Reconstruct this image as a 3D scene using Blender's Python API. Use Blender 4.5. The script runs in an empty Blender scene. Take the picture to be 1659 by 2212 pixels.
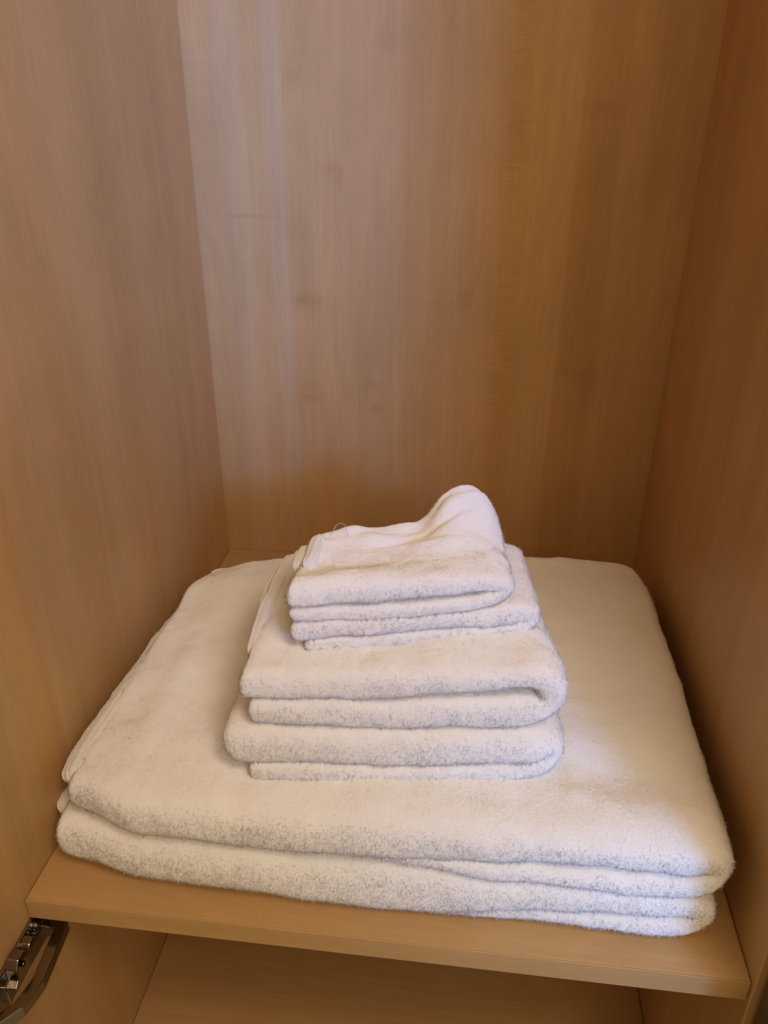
import bpy, bmesh, math, random
import numpy as np
from mathutils import Vector, Matrix

sc = bpy.context.scene
col = sc.collection
rng = np.random.default_rng(7)

# ------------------------------------------------------------------ camera, light, exposure
W, D = 0.5, 0.51            # inside width and depth of the compartment (shelf top is z = 0, shelf front is y = 0)
LOW = -0.2996               # top of the lower shelf
cam_d = bpy.data.cameras.new('camera')
cam = bpy.data.objects.new('camera', cam_d)
col.objects.link(cam)
R_ = Vector((0.9930, 0.1184, 0.0037)); U_ = Vector((-0.0574, 0.4529, 0.8897)); F_ = Vector((-0.1037, 0.8836, -0.4565))
m = Matrix.Identity(4)
for i in range(3):
    m[i][0], m[i][1], m[i][2] = R_[i], U_[i], -F_[i]
    m[i][3] = (0.2990, -0.3517, 0.5102)[i]
cam.matrix_world = m
cam_d.sensor_fit = 'VERTICAL'
cam_d.sensor_height = 36.0
cam_d.lens = 1738.4 / 2212 * 36.0
cam_d.clip_start = 0.01
cam_d.clip_end = 50
sc.camera = cam

world = bpy.data.worlds.new('World')
sc.world = world
world.use_nodes = True
bg = world.node_tree.nodes['Background']
bg.inputs[0].default_value = (1.0, 0.67, 0.32, 1)
bg.inputs[1].default_value = 0.29

def lamp(name, kind, loc, target, energy, color, size=0.3, size_y=None, spot=None, blend=1.0):
    d = bpy.data.lights.new(name, kind)
    d.energy = energy; d.color = color
    if kind == 'AREA':
        d.shape = 'RECTANGLE'; d.size = size; d.size_y = size_y or size
    else:
        d.shadow_soft_size = size
    if kind == 'SPOT':
        d.spot_size = math.radians(spot); d.spot_blend = blend
    o = bpy.data.objects.new(name, d)
    col.objects.link(o)
    o.location = loc
    o.rotation_euler = (Vector(target) - Vector(loc)).to_track_quat('-Z', 'Y').to_euler()
    return o

lamp('ceiling_lamp', 'AREA', (0.35, -0.35, 1.35), (0.25, 0.1, 0.0), 0.9, (1.0, 0.64, 0.30), 0.4, 0.4)
lamp('room_lamp', 'AREA', (0.62, -0.86, 0.82), (0.14, 0.1, 0.0), 2.9, (1.0, 0.75, 0.48), 0.4, 0.4)
lamp('daylight', 'AREA', (0.75, -0.60, 1.30), (0.1, 0.1, 0.0), 5.5, (1.0, 0.84, 0.68), 0.4, 0.4)
w = lamp('window_light', 'AREA', (1.22, -1.55, 1.00), (0.14, 0.5, 0.52), 1.45, (0.14, 0.34, 1.0), 0.5, 0.4)
w.data.spread = math.radians(25)
lamp('window_glow', 'SPOT', (1.02, -0.95, 0.45), (0.450, 0.03, 0.045), 50.0, (0.20, 0.44, 1.0), 0.12, spot=17)

sc.view_settings.view_transform = 'Standard'
sc.view_settings.look = 'None'
sc.view_settings.exposure = 0.02
sc.view_settings.gamma = 1.0
sc.cycles.max_bounces = 14
sc.cycles.diffuse_bounces = 12
sc.cycles.use_denoising = True

# ------------------------------------------------------------------ helpers
def nodes(name):
    mt = bpy.data.materials.new(name)
    mt.use_nodes = True
    nt = mt.node_tree
    return mt, nt, nt.nodes['Principled BSDF']

def N(nt, kind, **kw):
    n = nt.nodes.new(kind)
    for k, v in kw.items():
        if k.startswith('i_'):
            n.inputs[int(k[2:])].default_value = v
        else:
            setattr(n, k, v)
    return n

def mth(nt, op, a, b=None, clamp=False):
    n = nt.nodes.new('ShaderNodeMath'); n.operation = op; n.use_clamp = clamp
    for i, v in enumerate((a, b)):
        if v is None: continue
        if isinstance(v, (int, float)): n.inputs[i].default_value = v
        else: nt.links.new(v, n.inputs[i])
    return n.outputs[0]

def mixc(nt, fac, a, b, blend='MIX'):
    n = nt.nodes.new('ShaderNodeMix'); n.data_type = 'RGBA'; n.blend_type = blend
    for sock, v in ((n.inputs[0], fac), (n.inputs[6], a), (n.inputs[7], b)):
        if isinstance(v, (int, float)): sock.default_value = v
        elif isinstance(v, tuple): sock.default_value = (*v, 1) if len(v) == 3 else v
        else: nt.links.new(v, sock)
    return n.outputs[2]

def maprange(nt, v, a, b, c, d):
    n = nt.nodes.new('ShaderNodeMapRange'); n.clamp = True
    nt.links.new(v, n.inputs[0])
    for i, x in enumerate((a, b, c, d)): n.inputs[i + 1].default_value = x
    return n.outputs[0]

BASE = (0.545, 0.352, 0.16)
def shade(c, k, warm=0.0):
    return (c[0] * k * (1 + warm * 0.5), c[1] * k, c[2] * k * (1 - warm))

def wood(name, s_axis, g_axis, stops, knots=(), curls=(), span=0.6, rough=0.42, seed=0.0, base=BASE):
    """maple veneer: strips across s_axis, grain along g_axis. stops = [(position in metres, brightness, warmth)]"""
    mt, nt, bs = nodes(name)
    L = nt.links
    tc = N(nt, 'ShaderNodeTexCoord')
    sx = N(nt, 'ShaderNodeSeparateXYZ'); L.new(tc.outputs['Object'], sx.inputs[0])
    S, G = sx.outputs[s_axis], sx.outputs[g_axis]
    def field(ks, kg, detail=2.0, rough_=0.5, off=0.0, dist=0.0):
        cb = N(nt, 'ShaderNodeCombineXYZ')
        L.new(mth(nt, 'MULTIPLY', S, ks), cb.inputs[0]); L.new(mth(nt, 'MULTIPLY', G, kg), cb.inputs[1])
        cb.inputs[2].default_value = off + seed
        t = N(nt, 'ShaderNodeTexNoise'); t.inputs['Scale'].default_value = 1.0
        t.inputs['Detail'].default_value = detail; t.inputs['Roughness'].default_value = rough_
        t.inputs['Distortion'].default_value = dist
        L.new(cb.outputs[0], t.inputs['Vector'])
        return t.outputs['Fac']
    wob = mth(nt, 'MULTIPLY', mth(nt, 'SUBTRACT', field(6, 3.0, 2, off=3.1), 0.5), 0.012)
    s2 = mth(nt, 'ADD', S, wob)
    u = mth(nt, 'DIVIDE', mth(nt, 'ADD', s2, 0.1), span + 0.2, True)
    cr = N(nt, 'ShaderNodeValToRGB')
    el = cr.color_ramp.elements
    pts = []
    for i, (p_, k, w_) in enumerate(stops):
        c = shade(base, k, w_)
        soft = 0.0012 if i % 3 == 0 else 0.004
        if i: pts.append(((p_ + 0.1) / (span + 0.2) - soft / (span + .2), prev))
        pts.append(((p_ + 0.1) / (span + 0.2) + (soft / (span + .2) if i else 0), c))
        prev = c
    pts = pts[:31]
    el[0].position = max(0, pts[0][0]); el[0].color = (*pts[0][1], 1)
    el[1].position = 1.0; el[1].color = (*pts[-1][1], 1)
    for p_, c in pts[1:]:
        e = el.new(min(1, max(0, p_))); e.color = (*c, 1)
    L.new(u, cr.inputs[0])
    c = cr.outputs[0]
    # broad streaks, grain, fine pores
    st = maprange(nt, field(46, 1.6, 4, 0.6, off=7.7), 0.3, 0.7, 0.94, 1.045)
    gr = maprange(nt, field(420, 9.0, 3, 0.6, off=1.7), 0.25, 0.75, 0.945, 1.045)
    po = maprange(nt, field(900, 55.0, 1, 0.5, off=5.2), 0.66, 0.80, 1.0, 0.93)
    cl = maprange(nt, field(10, 4.5, 4, 0.6, off=11.0, dist=0.9), 0.3, 0.72, 0.90, 1.06)
    fl = maprange(nt, field(260, 900.0, 2, 0.6, off=41.0), 0.35, 0.75, 1.02, 0.965)      # short ray flecks across the grain
    k = mth(nt, 'MULTIPLY', mth(nt, 'MULTIPLY', st, gr), mth(nt, 'MULTIPLY', mth(nt, 'MULTIPLY', po, fl), cl))
    # cathedral figure
    ca = field(14, 1.5, 2, 0.5, off=21.0, dist=0.6)
    rings = mth(nt, 'SINE', mth(nt, 'MULTIPLY', ca, 150.0))
    k = mth(nt, 'MULTIPLY', k, maprange(nt, rings, -1, 1, 0.985, 1.010))
    for (s0, s1, a) in curls:            # curly "ladder" figure in one strip
        msk = mth(nt, 'MULTIPLY', maprange(nt, s2, s0 - .006, s0 + .006, 0, 1), maprange(nt, s2, s1 - .008, s1 + .008, 1, 0))
        lad = maprange(nt, field(30, 300.0, 2, 0.6, off=9.0, dist=0.8), 0.4, 0.68, 0.0, 1.0)
        msk2 = mth(nt, 'MULTIPLY', msk, maprange(nt, field(12, 9, 1, off=2.0), 0.35, 0.6, 0.15, 1.0))
        k = mth(nt, 'MULTIPLY', k, mth(nt, 'SUBTRACT', 1.0, mth(nt, 'MULTIPLY', mth(nt, 'MULTIPLY', lad, msk2), a)))
    bw = N(nt, 'ShaderNodeCombineColor')
    for i in range(3): L.new(k, bw.inputs[i])
    c = mixc(nt, 1.0, c, bw.outputs[0], 'MULTIPLY')
    tint = maprange(nt, field(5, 1.2, 2, off=31.0), 0.35, 0.65, 0.0, 0.5)
    c = mixc(nt, tint, c, mixc(nt, 1.0, c, (1.05, 0.95, 0.90), 'MULTIPLY'))
    # smudgy reddish knots and cross flecks
    jit = mth(nt, 'MULTIPLY', mth(nt, 'SUBTRACT', field(70, 50, 3, 0.7, off=14.0), 0.5), 1.9)
    for (ks, kg, rs, rg, a) in knots:
        ds = mth(nt, 'DIVIDE', mth(nt, 'SUBTRACT', S, ks), rs)
        dg = mth(nt, 'DIVIDE', mth(nt, 'SUBTRACT', G, kg), rg)
        d = mth(nt, 'SQRT', mth(nt, 'ADD', mth(nt, 'MULTIPLY', ds, ds), mth(nt, 'MULTIPLY', dg, dg)))
        d = mth(nt, 'ADD', d, jit)
        f = mth(nt, 'MULTIPLY', maprange(nt, d, 0.0, 1.25, 1, 0), a * 0.58)
        c = mixc(nt, f, c, mixc(nt, 1.0, c, (0.74, 0.60, 0.52), 'MULTIPLY'))
    L.new(c, bs.inputs['Base Color'])
    bs.inputs['Roughness'].default_value = rough
    bs.inputs['Specular IOR Level'].default_value = 0.35
    bp = N(nt, 'ShaderNodeBump'); bp.inputs['Strength'].default_value = 0.06; bp.inputs['Distance'].default_value = 0.001
    L.new(k, bp.inputs['Height']); L.new(bp.outputs[0], bs.inputs['Normal'])
    return mt

def terry(name, colr, transl=0.25, bump=None, strength=0.5):
    mt, nt, bs = nodes(name)
    L = nt.links
    tc = N(nt, 'ShaderNodeTexCoord')
    nz = N(nt, 'ShaderNodeTexNoise'); nz.inputs['Scale'].default_value = 60; nz.inputs['Detail'].default_value = 4
    L.new(tc.outputs['Object'], nz.inputs['Vector'])
    v = maprange(nt, nz.outputs['Fac'], 0.3, 0.7, 0.98, 1.01)
    cc = N(nt, 'ShaderNodeCombineColor')
    for i in range(3): L.new(v, cc.inputs[i])
    c = mixc(nt, 1.0, colr, cc.outputs[0], 'MULTIPLY')
    nt.nodes.remove(bs)
    at = N(nt, 'ShaderNodeAttribute'); at.attribute_name = 'pile_normal'     # the cloth's own smooth normal, carried by its pile
    df = N(nt, 'ShaderNodeBsdfDiffuse'); L.new(c, df.inputs[0]); df.inputs['Roughness'].default_value = 0.6
    tr = N(nt, 'ShaderNodeBsdfTranslucent'); L.new(c, tr.inputs[0])
    nsock = at.outputs['Vector']
    ms = N(nt, 'ShaderNodeMixShader'); ms.inputs[0].default_value = transl
    L.new(df.outputs[0], ms.inputs[1]); L.new(tr.outputs[0], ms.inputs[2])
    L.new(ms.outputs[0], nt.nodes['Material Output'].inputs[0])
    if bump:
        wv = N(nt, 'ShaderNodeTexNoise'); wv.inputs['Scale'].default_value = 1; wv.inputs['Detail'].default_value = 3; wv.inputs['Roughness'].default_value = 0.65
        mp = N(nt, 'ShaderNodeMapping'); mp.inputs['Scale'].default_value = bump
        L.new(tc.outputs['Object'], mp.inputs[0]); L.new(mp.outputs[0], wv.inputs['Vector'])
        bp = N(nt, 'ShaderNodeBump'); bp.inputs['Strength'].default_value = strength; bp.inputs['Distance'].default_value = 0.0016
        L.new(wv.outputs['Fac'], bp.inputs['Height']); L.new(nsock, bp.inputs['Normal']); nsock = bp.outputs[0]
    L.new(nsock, df.inputs['Normal']); L.new(nsock, tr.inputs['Normal'])
    return mt

def empty(name, loc, label=None, cat=None, group=None):
    o = bpy.data.objects.new(name, None); col.objects.link(o)
    o.location = loc; o.empty_display_size = 0.05
    if label: o['label'] = label
    if cat: o['category'] = cat
    if group: o['group'] = group
    return o

def link(name, me, mat, parent=None, label=None):
    o = bpy.data.objects.new(name, me); col.objects.link(o)
    if mat: me.materials.append(mat)
    if parent:
        o.parent = parent
        o.matrix_parent_inverse = Matrix.Translation(-parent.location)
    if label: o['label'] = label
    return o

def bm_obj(name, bm, mat, parent=None, label=None, smooth=False):
    me = bpy.data.meshes.new(name)
    bmesh.ops.recalc_face_normals(bm, faces=bm.faces)
    bm.to_mesh(me); bm.free()
    if smooth:
        me.polygons.foreach_set('use_smooth', [True] * len(me.polygons))
    return link(name, me, mat, parent, label)

def box(x0, x1, y0, y1, z0, z1, bev=0.0, seg=3):
    bm = bmesh.new()
    bmesh.ops.create_cube(bm, size=1.0)
    for v in bm.verts:
        v.co = Vector((x0 + (v.co.x + .5) * (x1 - x0), y0 + (v.co.y + .5) * (y1 - y0), z0 + (v.co.z + .5) * (z1 - z0)))
    if bev:
        bmesh.ops.bevel(bm, geom=list(bm.edges), offset=bev, segments=seg, profile=0.5, affect='EDGES')
    return bm

# ------------------------------------------------------------------ wardrobe
wardrobe = empty('wardrobe', (0.25, 0.25, LOW), 'open pale maple wardrobe compartment with a shelf of folded white towels', 'wardrobe')
back_stops = [(-.1, 1.00, -.02), (.030, 1.06, -.10), (.056, 1.00, .0), (.078, 1.06, -.10), (.0968, .95, .06), (.150, .99, .02), (.178, 1.02, -.02),
              (.215, .97, .04), (.262, 1.02, -.03), (.2925, .99, .0), (.3145, .95, .14), (.334, 1.01, .04), (.3835, .87, .16), (.425, .94, .08), (.470, .98, .06)]
back_knots = [(.056, .401, .034, .0030, .55), (.143, .447, .012, .010, .55), (.152, .438, .006, .010, .35), (.1145, .313, .016, .012, .65),
              (.105, .317, .022, .006, .35), (.182, .224, .014, .008, .55), (.190, .195, .009, .008, .8), (.111, .207, .014, .010, .7), (.116, .222, .010, .007, .4),
              (.402, .503, .022, .008, .6), (.400, .248, .022, .007, .55), (.421, .238, .014, .018, .4), (.2855, .326, .010, .010, .55),
              (.262, .315, .030, .006, .3), (.237, .262, .006, .012, .3), (.205, .56, .014, .012, .45), (.155, .520, .006, .010, .35),
              (.107, .53, .01, .012, .45), (.33, .53, .018, .01, .3)]
m_back = wood('maple_back', 0, 2, back_stops, back_knots, curls=[(.312, .340, .15), (.0, .03, .05)], seed=1.0)
side_stops = [(-.1, .92, .04), (-.02, 1.0, .0), (.05, .95, .12), (.085, 1.03, .0), (.15, .97, .05), (.20, 1.02, .0), (.265, .95, .06), (.32, 1.0, .02), (.38, .96, .05), (.44, .99, .06)]
m_left = wood('maple_left', 1, 2, side_stops, [(.335, .475, .007, .020, .45), (.392, .462, .007, .022, .5), (.40, .30, .02, .012, .2), (.30, .33, .012, .03, .25), (.42, .51, .012, .012, .35)], seed=5.0)
m_right = wood('maple_right', 1, 2, [(a, b * .97, c + .03) for a, b, c in side_stops], [(.2, .25, .012, .02, .3), (.36, .40, .012, .015, .3)], seed=9.0)
m_shelf = wood('maple_shelf', 1, 0, [(-.1, 1.0, .02), (.03, .98, .04), (.1, 1.0, .0), (.2, .97, .02)], seed=13.0)
m_edge = wood('maple_edge_band', 2, 0, [(-.5, 1.02, .0), (.4, 1.0, .0)], seed=17.0, rough=0.5)
m_low = wood('maple_lower', 1, 0, [(-.1, .97, .06), (.12, .93, .08), (.3, .98, .04)], seed=23.0)
m_dark = wood('dark_door_edge', 0, 2, [(-.1, .22, .1), (.4, .2, .1)], seed=27.0, rough=0.5)

TOPZ, BOTZ, FRONT = 1.45, LOW - 0.25, -0.095
bm_obj('back_panel', box(-0.002, W + 0.002, D + 0.0005, D + 0.0085, BOTZ, TOPZ), m_back, wardrobe)
bm_obj('side_panel', box(-0.018, 0, FRONT, D - 0.0012, BOTZ, TOPZ, 0.0008, 1), m_left, wardrobe)
bm_obj('side_panel', box(W, W + 0.018, -0.0035, D - 0.0004, BOTZ, TOPZ, 0.0008, 1), m_right, wardrobe)
shelf = bm_obj('shelf', box(0.0006, W - 0.0006, 0.0012, D - 0.0002, -0.018, 0.0, 0.0006, 2), m_shelf, wardrobe)
bm_obj('edge_band', box(0.0006, W - 0.0006, 0.0, 0.0011, -0.0181, 0.0002, 0.0005, 2), m_edge, shelf)
bm_obj('lower_shelf', box(0.0006, W - 0.0006, 0.0012, D - 0.0004, LOW - 0.018, LOW, 0.0006, 2), m_low, wardrobe)
bm_obj('door', box(W + 0.0045, W + 0.32, -0.054, -0.0065, BOTZ, TOPZ, 0.0012, 2), m_dark, wardrobe, 'dark closed door edge beside the shelf')

# hinge: cranked metal arms on the near part of the side panel, just under the shelf
mt, nt, bs = nodes('dark_chrome')
bs.inputs['Metallic'].default_value = 1.0
bs.inputs['Base Color'].default_value = (0.30, 0.27, 0.25, 1)
bs.inputs['Roughness'].default_value = 0.16
nz = N(nt, 'ShaderNodeTexNoise'); nz.inputs['Scale'].default_value = 220
nt.links.new(maprange(nt, nz.outputs['Fac'], .3, .7, .10, .26), bs.inputs['Roughness'])
m_chrome = mt

def bar(pts, width, z0, z1, bev=0.0012):
    """flat bar with a vertical height following a polyline in plan"""
    P = [Vector((a, b, 0)) for a, b in pts]
    left, right = [], []
    for i, p_ in enumerate(P):
        d1 = (P[i] - P[i - 1]).normalized() if i else (P[1] - P[0]).normalized()
        d2 = (P[i + 1] - P[i]).normalized() if i < len(P) - 1 else d1
        n1, n2 = Vector((-d1.y, d1.x, 0)), Vector((-d2.y, d2.x, 0))
        n = (n1 + n2).normalized(); n /= max(0.5, n.dot(n1))
        left.append(p_ + n * width / 2); right.append(p_ - n * width / 2)
    bm = bmesh.new()
    loop = left + right[::-1]
    f = bm.faces.new([bm.verts.new((v.x, v.y, z0)) for v in loop])
    r = bmesh.ops.extrude_face_region(bm, geom=[f])
    for g in r['geom']:
        if isinstance(g, bmesh.types.BMVert): g.co.z = z1
    bmesh.ops.bevel(bm, geom=list(bm.edges), offset=bev, segments=2, profile=0.5, affect='EDGES')
    return bm

def cyl(center, axis, r, h, seg=20, bev=0.0008):
    bm = bmesh.new()
    bmesh.ops.create_cone(bm, cap_ends=True, segments=seg, radius1=r, radius2=r, depth=h)
    bmesh.ops.bevel(bm, geom=[e for e in bm.edges if abs(e.verts[0].co.z - e.verts[1].co.z) < 1e-6], offset=bev, segments=2, affect='EDGES')
    q = Vector((0, 0, 1)).rotation_difference(Vector(axis))
    bmesh.ops.transform(bm, matrix=Matrix.Translation(center) @ q.to_matrix().to_4x4(), verts=bm.verts)
    return bm

def strip(pts, width, thick, bev=0.0006):
    """bent flat strip: pts (x, y, z) along it, its width runs along x"""
    P = [Vector(p_) for p_ in pts]
    bm = bmesh.new(); rings = []
    for i, p_ in enumerate(P):
        t_ = (P[min(i + 1, len(P) - 1)] - P[max(i - 1, 0)]).normalized()
        sx = Vector((1, 0, 0)); n_ = t_.cross(sx).normalized()
        rings.append([bm.verts.new(p_ + sx * a_ * width / 2 + n_ * b_ * thick / 2) for a_, b_ in ((-1, -1), (1, -1), (1, 1), (-1, 1))])
    for r0, r1 in zip(rings, rings[1:]):
        for k_ in range(4): bm.faces.new((r0[k_], r0[(k_ + 1) % 4], r1[(k_ + 1) % 4], r1[k_]))
    bm.faces.new(rings[0]); bm.faces.new(rings[-1][::-1])
    bmesh.ops.recalc_face_normals(bm, faces=bm.faces)
    bmesh.ops.bevel(bm, geom=list(bm.edges), offset=bev, segments=2, profile=0.5, affect='EDGES')
    return bm

hinge = bm_obj('hinge', box(0.0002, 0.0026, -0.058, 0.016, -0.052, -0.0190, 0.0009), m_chrome, wardrobe, 'shiny dark metal hinge with cranked arms under the shelf')
bm_obj('hinge_arm', bar([(0.0028, 0.0080), (0.0175, 0.0080), (0.0212, -0.0335), (0.0198, -0.0415), (0.0172, -0.0525), (0.0080, -0.0640), (-0.002, -0.072)], 0.0078, -0.0440, -0.0335, 0.0008), m_chrome, hinge)
bm_obj('hinge_arm', bar([(0.0050, 0.010), (0.0046, -0.020), (0.0030, -0.034), (0.0046, -0.047)], 0.0046, -0.0440, -0.0260, 0.0008), m_chrome, hinge)
bm_obj('hinge_clip', strip([(0.0062, -0.0180, -0.0235), (0.0062, -0.0260, -0.0170), (0.0062, -0.0330, -0.0165), (0.0066, -0.0370, -0.0210), (0.0070, -0.0385, -0.0290), (0.0070, -0.0430, -0.0330)], 0.0085, 0.0016), m_chrome, hinge)
bm_obj('hinge_clip', strip([(0.0060, -0.0080, -0.0250), (0.0060, -0.0130, -0.0205), (0.0060, -0.0180, -0.0215), (0.0060, -0.0205, -0.0260)], 0.0070, 0.0014), m_chrome, hinge)
bm_obj('pivot', cyl((0.0062, -0.0300, -0.0245), (1, 0, 0), 0.0022, 0.011, bev=0.0004), m_chrome, hinge, smooth=False)
bm_obj('screw', cyl((0.0046, -0.0020, -0.0235), (1, 0, 0), 0.0030, 0.0045, bev=0.0005), m_chrome, hinge, smooth=False)

# ------------------------------------------------------------------ towels
def hash3(ix, iy, iz, s):
    h = (ix * 374761393 + iy * 668265263 + iz * 2147483647 + s * 974711) & 0xFFFFFFFF
    h = ((h ^ (h >> 13)) * 1274126177) & 0xFFFFFFFF
    h = ((h ^ (h >> 16)) * 2246822519) & 0xFFFFFFFF
    return ((h ^ (h >> 15)) & 0xFFFF) / 32767.5 - 1.0

def vnoise(P, s=0):
    i = np.floor(P).astype(np.int64); f = P - i
    u = f * f * f * (f * (f * 6 - 15) + 10)
    r = 0
    for a in (0, 1):
        for b in (0, 1):
            for c in (0, 1):
                w = (u[:, 0] if a else 1 - u[:, 0]) * (u[:, 1] if b else 1 - u[:, 1]) * (u[:, 2] if c else 1 - u[:, 2])
                r = r + w * hash3(i[:, 0] + a, i[:, 1] + b, i[:, 2] + c, s)
    return r

def smooth01(x, a, b):
    t = np.clip((x - a) / (b - a), 0, 1); return t * t * (3 - 2 * t)

def crom(K, n_per=14):
    """Catmull-Rom through the rows of K (any number of columns)"""
    K = np.asarray(K, float)
    P = np.vstack([2 * K[0] - K[1], K, 2 * K[-1] - K[-2]])
    out = []
    for i in range(1, len(P) - 2):
        p0, p1, p2, p3 = P[i - 1], P[i], P[i + 1], P[i + 2]
        for t in np.linspace(0, 1, n_per, endpoint=False):
            out.append(0.5 * (2 * p1 + (p2 - p0) * t + (2 * p0 - 5 * p1 + 4 * p2 - p3) * t * t + (3 * p1 - p0 - 3 * p2 + p3) * t ** 3))
    out.append(K[-1])
    return np.array(out)

def resample(C, step):
    d = np.r_[0, np.cumsum(np.linalg.norm(np.diff(C[:, :2], axis=0), axis=1))]
    n = max(8, int(d[-1] / step))
    s = np.linspace(0, d[-1], n)
    return np.stack([np.interp(s, d, C[:, j]) for j in range(C.shape[1])], 1), s

def waver(V, k, seed):
    V = V.copy()
    V[:, 2] += k * vnoise(V * np.array([24., 7., 45.]), seed) + 0.5 * k * vnoise(V * np.array([60., 10., 60.]), seed + 9)
    return V

def sweep(keys, step=0.0026, ny=110, cap=0.006, front_pow=0.74, nf=22):
    """keys: rows (x, z, t, yf, yb, ry): centre line in the XZ plane, cloth thickness, front and back y, depth of the rounded edges"""
    C, s = resample(crom(keys), step)
    Ltot = s[-1]
    # dense caps
    u = np.minimum(s, Ltot - s)
    extra = cap * (1 - np.cos(np.linspace(0, np.pi / 2, 6)))[:-1]
    ss = np.unique(np.round(np.r_[extra, s[u >= cap * 0.9], Ltot - extra], 7))
    C = np.stack([np.interp(ss, s, C[:, j]) for j in range(C.shape[1])], 1)
    u = np.minimum(ss, Ltot - ss)
    k = np.clip(u / cap, 0, 1); k = np.sqrt(np.clip(1 - (1 - k) ** 2, 0, 1)); k = np.maximum(k, 0.05)
    T = np.gradient(C[:, :2], ss, axis=0); T /= np.linalg.norm(T, axis=1)[:, None] + 1e-12
    Nn = np.stack([-T[:, 1], T[:, 0]], 1)
    # section parameters: (a, w): a 0 front .. 1 back
    ang = np.linspace(np.pi / 2, -np.pi / 2, nf)
    fy = np.cos(ang); fw = np.sin(ang)
    fy = np.sign(fy) * np.abs(fy) ** front_pow; fw = np.sign(fw) * np.abs(fw) ** front_pow
    top = np.linspace(1, 0, ny)[1:-1]
    rows = []
    h = C[:, 2] / 2 * k
    ry = C[:, 5]
    yf = C[:, 3] + ry * (1 - k) * 0.7; yb = C[:, 4] - ry * (1 - k) * 0.7
    a0, a1 = yf + ry, yb - ry
    sec_y, sec_w = [], []
    for t in top: sec_y.append(a0 + (a1 - a0) * t); sec_w.append(np.ones_like(a0))
    for c_, w_ in zip(fy, fw): sec_y.append(a0 - ry * c_); sec_w.append(np.full_like(a0, w_))
    for t in np.linspace(0, 1, max(10, ny // 3))[1:-1]: sec_y.append(a0 + (a1 - a0) * t); sec_w.append(-np.ones_like(a0))
    for c_, w_ in zip(fy[::-1], fw[::-1]): sec_y.append(a1 + ry * c_); sec_w.append(np.full_like(a0, w_))
    Y = np.array(sec_y).T; Wn = np.array(sec_w).T * h[:, None]
    X = C[:, 0:1] + Nn[:, 0:1] * Wn; Z = C[:, 1:2] + Nn[:, 1:2] * Wn
    ns, m_ = Y.shape
    V = np.stack([X, Y, Z], 2).reshape(-1, 3)
    i = np.arange(ns - 1)[:, None]; j = np.arange(m_)[None, :]
    j2 = (j + 1) % m_
    q = np.stack([i * m_ + j, i * m_ + j2, (i + 1) * m_ + j2, (i + 1) * m_ + j], 2).reshape(-1, 4)
    # end fans as quads (degenerate caps closed with centre points)
    c0 = len(V); V = np.vstack([V, V[:m_].mean(0), V[(ns - 1) * m_:ns * m_].mean(0)])
    jj = np.arange(m_); jn = (jj + 1) % m_
    tri = np.vstack([np.stack([np.full(m_, c0), jn, jj], 1), np.stack([np.full(m_, c0 + 1), (ns - 1) * m_ + jj, (ns - 1) * m_ + jn], 1)])
    return V, q, tri

def vert_normals(V, q, tri):
    n = np.zeros_like(V)
    fn = np.cross(V[q[:, 2]] - V[q[:, 0]], V[q[:, 3]] - V[q[:, 1]])
    for c in range(4): np.add.at(n, q[:, c], fn)
    ft = np.cross(V[tri[:, 1]] - V[tri[:, 0]], V[tri[:, 2]] - V[tri[:, 0]])
    for c in range(3): np.add.at(n, tri[:, c], ft)
    return n / (np.linalg.norm(n, axis=1)[:, None] + 1e-15)

def build_mesh(name, V, q, tri, VN=None):
    me = bpy.data.meshes.new(name)
    nq, nt_ = len(q), len(tri)
    me.vertices.add(len(V)); me.vertices.foreach_set('co', np.ascontiguousarray(V, np.float32).ravel())
    me.loops.add(nq * 4 + nt_ * 3)
    me.loops.foreach_set('vertex_index', np.r_[q.ravel(), tri.ravel()].astype(np.int32))
    me.polygons.add(nq + nt_)
    ls = np.r_[np.arange(nq) * 4, nq * 4 + np.arange(nt_) * 3].astype(np.int32)
    me.polygons.foreach_set('loop_start', ls)
    me.polygons.foreach_set('use_smooth', np.ones(nq + nt_, bool))
    me.update(calc_edges=True)
    if VN is not None:
        at = me.attributes.new('pile_normal', 'FLOAT_VECTOR', 'POINT')
        at.data.foreach_set('vector', np.ascontiguousarray(VN, np.float32).ravel())
    return me

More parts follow.
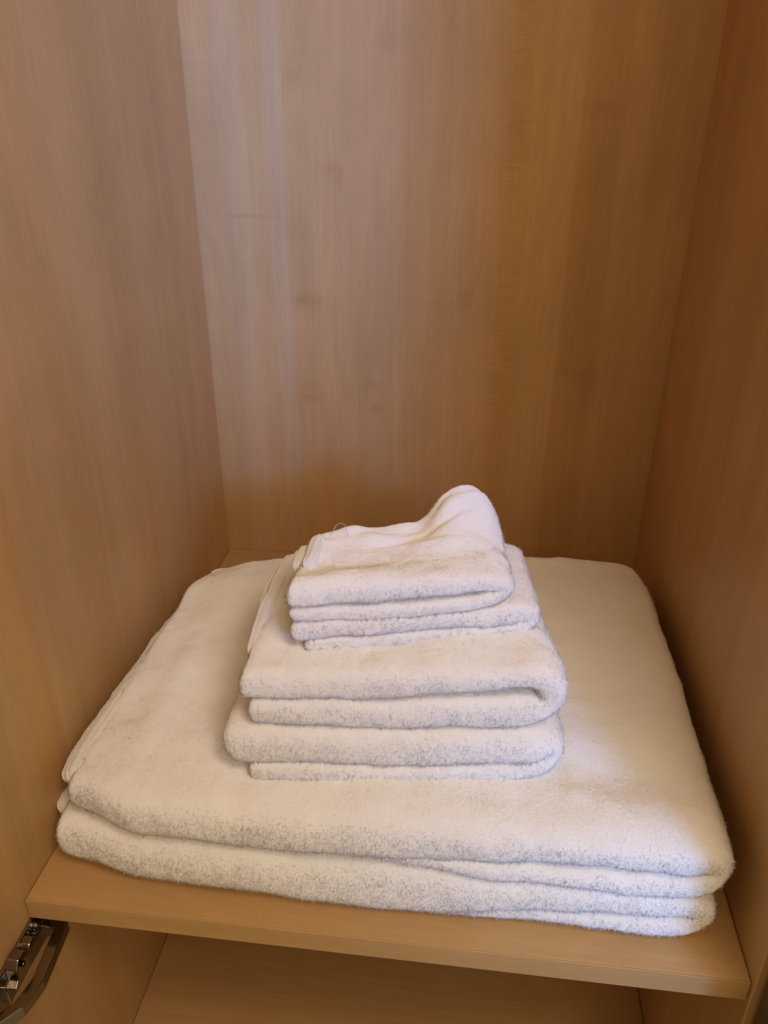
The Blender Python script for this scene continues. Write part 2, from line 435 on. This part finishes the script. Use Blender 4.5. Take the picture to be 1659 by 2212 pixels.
def fuzz(V, q, tri, VN, density, length, width, keep, seed, zmin=-0.75, soft=0.93):
    """short bent pile loops over the whole cloth: real strands, two segments each"""
    r = np.random.default_rng(seed)
    T = np.vstack([q[:, [0, 1, 2]], q[:, [0, 2, 3]]])
    A = np.linalg.norm(np.cross(V[T[:, 1]] - V[T[:, 0]], V[T[:, 2]] - V[T[:, 0]]), axis=1) / 2
    n = int(A.sum() * density)
    t = T[np.searchsorted(np.cumsum(A) / A.sum(), r.random(n)).clip(0, len(T) - 1)]
    b = r.random((n, 2)); fl = b.sum(1) > 1; b[fl] = 1 - b[fl]
    w0 = 1 - b.sum(1)
    def itp(M): return M[t[:, 0]] * w0[:, None] + M[t[:, 1]] * b[:, :1] + M[t[:, 2]] * b[:, 1:]
    P = itp(V); Nm = itp(VN); Nm /= np.linalg.norm(Nm, axis=1)[:, None] + 1e-12
    kp = keep(P, Nm)
    ok = (Nm[:, 2] > zmin) & (r.random(n) < kp)
    P, Nm, kp = P[ok], Nm[ok], kp[ok]; n = len(P)
    comb = np.stack([vnoise(P * 55, 11), vnoise(P * 55, 12), vnoise(P * 55, 13)], 1)
    rnd = r.normal(size=(n, 3))
    d = Nm * 1.0 + rnd * 0.48 + comb * 0.22; d /= np.linalg.norm(d, axis=1)[:, None]
    flip = (d * Nm).sum(1) < 0.15; d[flip] = Nm[flip]
    ln = length * np.where(r.random(n) < .14 * (1 - 0.85 * smooth01(Nm[:, 2], .5, .85)), 0.95 + 0.55 * r.random(n), 0.45 + 0.45 * r.random(n)) * (0.55 + 0.45 * kp) * (1 - 0.30 * smooth01(Nm[:, 2], .6, .95)) * (1 + 0.15 * vnoise(P * 160, 14))
    d2 = d * 0.75 + r.normal(size=(n, 3)) * 0.65 + np.array([0, 0, -0.22]) + comb * 0.3; d2 /= np.linalg.norm(d2, axis=1)[:, None]
    # each loop is a slim closed three-sided spike, so that no side of it ever shows an inside
    sd = np.cross(d, r.normal(size=(n, 3))); sd /= np.linalg.norm(sd, axis=1)[:, None] + 1e-12
    s2 = np.cross(d, sd)
    w = (width * (0.7 + 0.6 * r.random(n)))[:, None] * 0.62
    B = P - Nm * 0.0005
    E = B + d * (ln * 0.6)[:, None] + d2 * (ln * 0.5)[:, None]
    c3, s3 = -0.5, 0.8660254
    SV = np.stack([B + sd * w, B + (sd * c3 + s2 * s3) * w, B + (sd * c3 - s2 * s3) * w, E], 1)
    nn = Nm * soft + d * (1.15 - soft) ; nn /= np.linalg.norm(nn, axis=1)[:, None]
    NV = np.stack([nn + (SV[:, i] - B) / (w + 1e-9) * (1 - soft) for i in range(3)] + [nn], 1)
    NV /= np.linalg.norm(NV, axis=2)[:, :, None]
    base = np.arange(n)[:, None] * 4
    st = np.concatenate([base + np.array([[0, 1, 3]]), base + np.array([[1, 2, 3]]), base + np.array([[2, 0, 3]])])
    return SV.reshape(-1, 3), np.zeros((0, 4), int), st, NV.reshape(-1, 3)

def towel(name, sheets, label, group, cat, mat, warp=None, amp=(0.0014, 0.0006, 0.0003), density=1.4e6, length=0.0022, width=0.00064,
          keep=None, seed=1, **kw):
    Vs, qs, ts, off = [], [], [], 0
    for k in sheets:
        V, q, t = sweep(k, **kw)
        Vs.append(V); qs.append(q + off); ts.append(t + off); off += len(V)
    V = np.vstack(Vs); q = np.vstack(qs); t = np.vstack(ts)
    VN = vert_normals(V, q, t)
    disp = amp[0] * vnoise(V * 28, seed) + amp[1] * vnoise(V * 75, seed + 1) + amp[2] * vnoise(V * 190, seed + 2)
    V = V + VN * disp[:, None]
    V = waver(V, 0.0017, seed + 5)
    if warp: V = warp(V)
    VN = vert_normals(V, q, t)
    kf = keep or (lambda P, Nm: np.ones(len(P)))
    SV, sq, st, sn = fuzz(V, q, t, VN, density, length, width, kf, seed)
    o0 = len(V)
    me = build_mesh(name, np.vstack([V, SV]), np.vstack([q, sq + o0]), np.vstack([t, st + o0]), np.vstack([VN, sn]))
    o = link(name, me, mat)
    o['label'] = label; o['category'] = cat; o['group'] = group
    print(name, len(me.vertices), len(me.polygons))
    return o

def hem(parent, pts, wdir, width, thick, mat, name='hem', ridges=2, step=0.0022, drop=0.0):
    """flat woven edge band that follows pts; its width runs along wdir; two rows of stitching stand proud"""
    C = crom(np.array(pts, float), 12)
    d = np.r_[0, np.cumsum(np.linalg.norm(np.diff(C, axis=0), axis=1))]
    n = max(6, int(d[-1] / step)); s = np.linspace(0, d[-1], n)
    C = np.stack([np.interp(s, d, C[:, j]) for j in range(3)], 1)
    T = np.gradient(C, s, axis=0); T /= np.linalg.norm(T, axis=1)[:, None]
    wd = np.asarray(wdir, float); wd = wd / np.linalg.norm(wd)
    Wd = wd[None] - T * (T @ wd)[:, None]; Wd /= np.linalg.norm(Wd, axis=1)[:, None]
    Nn = np.cross(Wd, T); Nn *= np.sign(Nn[:, 2:3] + 1e-9)
    m_ = 36
    a = np.linspace(0, 2 * np.pi, m_, endpoint=False)
    cu = np.sign(np.cos(a)) * np.abs(np.cos(a)) ** 0.7; cv = np.sign(np.sin(a)) * np.abs(np.sin(a)) ** 0.7
    groove = np.zeros(m_)
    for g in ((-0.45, 0.55) if ridges == 2 else (0.0,)):
        groove -= np.exp(-((cu - g) / 0.16) ** 2) * 0.22
    V = []
    for i in range(n):
        e = min(i, n - 1 - i) / 3.0; kk = math.sqrt(max(0.06, 1 - (1 - min(1.0, e)) ** 2))
        st_ = 1 + 0.03 * math.sin(i * 2.4)
        th = thick / 2 * kk
        V.append(C[i] + np.outer(cu * width / 2 * (0.35 + 0.65 * kk), Wd[i]) + np.outer((cv * (1 + groove) * th) * st_, Nn[i]))
    V = np.vstack(V); V += 0.0005 * np.stack([vnoise(V * 130, 3), vnoise(V * 130, 4), vnoise(V * 130, 5)], 1)
    V += 0.0012 * np.stack([vnoise(V * 30, 6), 0 * V[:, 0], vnoise(V * 30, 7)], 1)
    i = np.arange(n - 1)[:, None]; j = np.arange(m_)[None, :]; j2 = (j + 1) % m_
    q = np.stack([i * m_ + j, i * m_ + j2, (i + 1) * m_ + j2, (i + 1) * m_ + j], 2).reshape(-1, 4)
    c0 = len(V); V = np.vstack([V, V[:m_].mean(0), V[(n - 1) * m_:n * m_].mean(0)])
    jj = np.arange(m_); jn = (jj + 1) % m_
    t = np.vstack([np.stack([np.full(m_, c0), jn, jj], 1), np.stack([np.full(m_, c0 + 1), (n - 1) * m_ + jj, (n - 1) * m_ + jn], 1)])
    VN = vert_normals(V, q, t)
    if (VN[:n * m_, 2] * (V[:n * m_, 2] - np.repeat(C[:, 2], m_))).sum() < 0:
        q = q[:, ::-1]; t = t[:, ::-1]; VN = -VN
    SV, sq, st2, sn = fuzz(V, q, t, VN, 3.0e5, 0.0012, 0.0005, lambda P, Nm: np.full(len(P), 0.8), 77)
    o0 = len(V)
    me = build_mesh(name, np.vstack([V, SV]), np.vstack([q, sq + o0]), np.vstack([t, st2 + o0]), np.vstack([VN, sn]))
    return link(name, me, mat, parent)

WHITE = (0.93, 0.925, 0.91)
m_terry = terry('white_terry', WHITE, 0.03, bump=(330, 330, 330), strength=0.55)
m_hem = terry('white_woven_hem', (0.89, 0.88, 0.86), 0.08, bump=(300, 900, 600))

# --- lower bath towel, on the shelf
def warp_b1(V):
    V = V.copy()
    x = V[:, 0]
    V[:, 1] += 0.006 * (1 - smooth01(x, 0.008, 0.10)) * (1 - smooth01(V[:, 1], .1, .3))
    return V
b1 = towel('bath_towel', [
    [(.0115, .0235, .037, .0245, .385, .015), (.07, .0248, .043, .0205, .39, .021), (.18, .0240, .044, .0165, .395, .021), (.30, .0245, .043, .0175, .40, .021),
     (.38, .0300, .030, .0205, .40, .019), (.44, .0322, .023, .0215, .40, .018), (.460, .0315, .022, .023, .40, .018), (.4715, .0225, .021, .026, .395, .018),
     (.460, .0125, .022, .0225, .40, .016), (.43, .0115, .021, .0215, .40, .016), (.36, .0115, .020, .0215, .40, .016), (.26, .0125, .020, .023, .39, .016), (.05, .0125, .016, .040, .38, .014)]],
    'large folded white bath towel at the bottom of the pile, lying on the maple shelf', 'large bath towels folded on the shelf', 'towel', m_terry,
    warp_b1, keep=lambda P, Nm: np.where((P[:, 1] > .12) & (P[:, 0] < .46), 0.05, 1.0), seed=21)
# --- upper bath towel
def warp_b2(V):
    V = V.copy()
    x, y, z = V.T
    up = smooth01(z, .055, .085)
    V[:, 2] += up * (-0.0045 * np.exp(-((x - .40) / .05) ** 2 - ((y - .085) / .020) ** 2) + 0.003 * np.exp(-((x - .43) / .05) ** 2 - ((y - .05) / .02) ** 2))
    V[:, 2] += up * 0.0018 * np.sin(y * 38 + x * 9 + 1.0) * smooth01(y, .12, .2)
    V[:, 2] += up * 0.0010 * np.sin(y * 62 - x * 30) * (1 - smooth01(x, .1, .2)) * smooth01(y, .06, .1)
    V[:, 2] -= up * 0.009 * (1 - smooth01(x, .020, .075))
    V[:, 2] -= up * 0.012 * smooth01(y, .31, .40)
    left = 1 - smooth01(x, .02, .2)
    V[:, 1] -= left * smooth01(y, .2, .38) * 0.028
    V[:, 1] += 0.013 * (1 - smooth01(x, 0.015, 0.085)) * (1 - smooth01(y, .08, .2))
    V[:, 0] += 0.008 * (1 - smooth01(x, .02, .2)) * smooth01(y, .3, .37)
    V[:, 0] -= 0.004 * smooth01(x, .42, .49) * smooth01(y, .36, .41)
    return V
b2 = towel('bath_towel', [
    [(.0220, .0660, .032, .028, .395, .016), (.09, .0665, .038, .0205, .40, .022), (.18, .0665, .040, .0185, .405, .024), (.26, .0680, .038, .0195, .41, .024), (.32, .0710, .033, .022, .41, .024),
     (.40, .0730, .029, .0225, .415, .022), (.450, .0725, .027, .023, .415, .022), (.469, .0690, .0255, .027, .415, .020), (.4745, .0610, .023, .029, .41, .018),
     (.464, .0535, .020, .024, .41, .015), (.43, .0510, .018, .0215, .41, .014), (.36, .0510, .0165, .021, .41, .013), (.27, .0530, .015, .022, .41, .012), (.20, .0560, .014, .028, .40, .012), (.04, .0570, .016, .040, .39, .012)]],
    'large folded white bath towel on the other bath towel, carrying the four smaller cloths', 'large bath towels folded on the shelf', 'towel', m_terry,
    warp_b2, keep=lambda P, Nm: np.where((P[:, 2] < .064) & (P[:, 0] < .46) & (P[:, 1] > .06), 0.03, np.where((P[:, 0] > .19) & (P[:, 0] < .34) & (P[:, 1] > .1) & (P[:, 1] < .28), .15, np.where(P[:, 1] > .13, .7, 1.0))), seed=33)
hem(b1, [(.019, .047, .020), (.015, .060, .022), (.015, .12, .022), (.016, .25, .022), (.018, .36, .02)], (1, 0, .3), .013, .019, m_hem)
hem(b1, [(.0080, .056, .027), (.0068, .072, .029), (.0075, .14, .029), (.009, .25, .029), (.012, .34, .028)], (1, 0, .4), .011, .014, m_hem)
hem(b2, [(.026, .054, .066), (.021, .066, .0675), (.022, .12, .0675), (.027, .20, .068), (.032, .28, .066), (.040, .325, .062)], (1, 0, .5), .015, .013, m_hem)
hem(b2, [(.0165, .060, .058), (.0120, .072, .0595), (.0135, .12, .060), (.018, .20, .060), (.024, .28, .058), (.033, .318, .054)], (1, 0, .5), .011, .012, m_hem)

# --- hand towels (turned a little: front edge runs back towards the right)
def skew_h(k, edge):
    def f(V):
        V = V.copy()
        x, y, z = V.T.copy()
        V[:, 1] += k * (x - .16) * (1 - smooth01(y, .15, .35) * .6)
        V[:, 0] -= edge * smooth01(x, .22, .37) * np.clip(y - .09, 0, 1)
        return V
    return f
h2 = towel('hand_towel', [
    [(.1395, .1080, .028, .054, .245, .015), (.155, .1110, .031, .051, .27, .012), (.20, .1115, .031, .051, .285, .016), (.27, .1100, .030, .051, .285, .015), (.33, .1100, .030, .053, .285, .015), (.358, .1080, .026, .056, .285, .014), (.3655, .1010, .021, .060, .27, .012),
     (.356, .0935, .017, .056, .285, .009), (.33, .0900, .0150, .054, .285, .008), (.27, .0895, .0145, .051, .285, .008), (.20, .0905, .0155, .050, .285, .008), (.157, .0905, .0155, .051, .245, .008)]],
    'folded white hand towel lying directly on the upper bath towel, below the other hand towel', 'hand towels folded in the middle of the pile', 'hand towel', m_terry,
    skew_h(.10, .16), keep=lambda P, Nm: np.where((np.abs(Nm[:, 2]) > .8) & (P[:, 1] > .11), .1, 1.0), seed=41)
h1 = towel('hand_towel', [
    [(.152, .1590, .021, .060, .235, .013), (.20, .1605, .0245, .058, .250, .014), (.27, .1625, .0250, .058, .270, .014), (.32, .1655, .0225, .059, .290, .014), (.343, .1680, .0175, .060, .30, .013), (.3575, .1640, .0180, .061, .30, .013), (.3625, .1525, .0200, .062, .30, .013),
     (.357, .1420, .0180, .061, .30, .012), (.335, .1375, .0230, .060, .29, .010), (.30, .1370, .0235, .058, .28, .010), (.27, .1370, .0250, .057, .27, .010), (.21, .1385, .022, .056, .25, .010), (.158, .1380, .020, .058, .235, .009)]],
    'folded white hand towel with a rolled fold at its right end, under the face cloths', 'hand towels folded in the middle of the pile', 'hand towel', m_terry,
    skew_h(.10, .22), keep=lambda P, Nm: np.where((Nm[:, 2] < -.6) & (P[:, 1] > .1), .1, 1.0), seed=53)
hem(h1, [(.156, .088, .1660), (.1535, .12, .1675), (.1525, .17, .1680), (.154, .222, .1665)], (1, 0, .12), .011, .0080, m_hem)
hem(h1, [(.148, .150, .1580), (.1455, .18, .1590), (.148, .225, .1580)], (1, 0, .15), .012, .0085, m_hem)

# --- face cloths
def warp_f(V):
    V = V.copy()
    x, y, z = V.T.copy()
    up = smooth01(z, .208, .224)
    V[:, 0] -= .13 * smooth01(x, .22, .33) * np.clip(y - .10, 0, 1)
    V[:, 1] += .24 * (x - .19)
    yy = y - .088
    V[:, 2] += up * (0.023 * np.exp(-(np.abs(x - .309) / .0315) ** 4.2 - (np.abs(yy - .100) / .045) ** 2.4))
    V[:, 2] += up * (0.004 * np.exp(-((x - .20) / .05) ** 2 - ((yy - .012) / .012) ** 2) - 0.0030 * np.exp(-((x - .235) / .06) ** 2 - ((yy - .037) / .020) ** 2))
    V[:, 2] += up * 0.0018 * np.sin(y * 130 + 55 * x) * smooth01(yy, .03, .06) * smooth01(x, .22, .28)      # soft crumples under the hump
    V[:, 2] += up * 0.0028 * vnoise(V * np.array([52, 85, 1]), 91) * smooth01(yy, .02, .05)
    for gx, gy, ang, gl, gd in ((.300, .074, .35, .030, .0032), (.312, .092, .15, .022, .0026), (.288, .090, .6, .018, .0022), (.255, .060, .2, .030, .0016)):
        a_ = (x - gx) * math.cos(ang) + (yy - gy) * math.sin(ang); b_ = -(x - gx) * math.sin(ang) + (yy - gy) * math.cos(ang)
        V[:, 2] -= up * gd * np.exp(-(a_ / gl) ** 2 - (b_ / .0042) ** 2)          # pinched creases
    band = smooth01(yy, .047, .050) * (1 - smooth01(yy, .074, .077))
    V[:, 2] += up * band * (0.00012 * np.sin(y * 2600 + 9 * vnoise(V * 60, 15)) - .0005)                                              # flat woven border with fine ribs
    return V
f2 = towel('face_cloth', [
    [(.183, .1865, .0165, .088, .180, .010), (.24, .1885, .0165, .086, .185, .010), (.31, .1890, .0160, .086, .185, .010), (.338, .1880, .0145, .088, .185, .009), (.3480, .1835, .0125, .090, .183, .008),
     (.341, .1790, .0115, .088, .185, .007), (.31, .1770, .0110, .086, .185, .006), (.24, .1755, .0110, .086, .185, .006), (.192, .1745, .0120, .088, .18, .006)]],
    'thin folded white face cloth lying on the hand towels, below the topmost cloth', 'face cloths folded on top of the pile', 'face cloth', m_terry,
    warp_f, seed=61, density=1.5e6, length=0.0024, keep=lambda P, Nm: np.where((np.abs(Nm[:, 2]) > .8) & (P[:, 1] > .15) & (P[:, 0] < .33), .15, 1.0), step=.002, ny=70, amp=(.0012, .0006, .0003))
f1 = towel('face_cloth', [
    [(.181, .2145, .0165, .086, .172, .011), (.24, .2150, .0165, .086, .178, .011), (.29, .2160, .0160, .087, .186, .011), (.316, .2150, .0150, .088, .190, .011), (.3280, .2090, .0125, .091, .188, .009),
     (.318, .2025, .0115, .088, .188, .007), (.295, .1995, .0090, .086, .185, .006), (.24, .2005, .0110, .086, .18, .006), (.183, .2015, .0115, .088, .17, .006)]],
    'topmost white face cloth of the pile, humped up at its back right corner', 'face cloths folded on top of the pile', 'face cloth', m_terry,
    warp_f, seed=71, density=1.5e6, length=0.0024, keep=lambda P, Nm: np.where((Nm[:, 2] < -.7) & (P[:, 1] > .13), .1, np.where((P[:, 1] > .135 + .24 * (P[:, 0] - .19)) & (P[:, 2] > .212), .35, 1.0)), step=.002, ny=150, amp=(.0012, .0007, .0003))
hem(f1, [(.1905, .118, .2190), (.1900, .135, .2195), (.1905, .165, .2190)], (1, .05, .10), .010, .0095, m_hem)
hem(f1, [(.1810, .124, .2125), (.1805, .140, .2130), (.1815, .160, .2125)], (1, .05, .12), .009, .0085, m_hem)
# loose thread curling off the back corner of the topmost cloth
C = crom(np.array([(.199, .164, .222), (.2025, .168, .2285), (.2085, .168, .2295), (.2120, .163, .2230)]), 8)
V, q = [], []
for i, c_ in enumerate(C):
    t_ = C[min(i + 1, len(C) - 1)] - C[max(i - 1, 0)]; t_ /= np.linalg.norm(t_)
    n1 = np.cross(t_, (0, 1, .2)); n1 /= np.linalg.norm(n1); n2 = np.cross(t_, n1)
    for a_ in range(5):
        V.append(c_ + 0.00022 * (n1 * math.cos(a_ * 1.2566) + n2 * math.sin(a_ * 1.2566)))
        if i: q.append(((i - 1) * 5 + a_, (i - 1) * 5 + (a_ + 1) % 5, i * 5 + (a_ + 1) % 5, i * 5 + a_))
V = np.array(V); q = np.array(q)
mt, nt, bs = nodes('cotton_thread'); bs.inputs['Base Color'].default_value = (.62, .50, .38, 1); bs.inputs['Roughness'].default_value = .9
link('loose_thread', build_mesh('loose_thread', V, q, np.zeros((0, 3), int)), mt, f1)
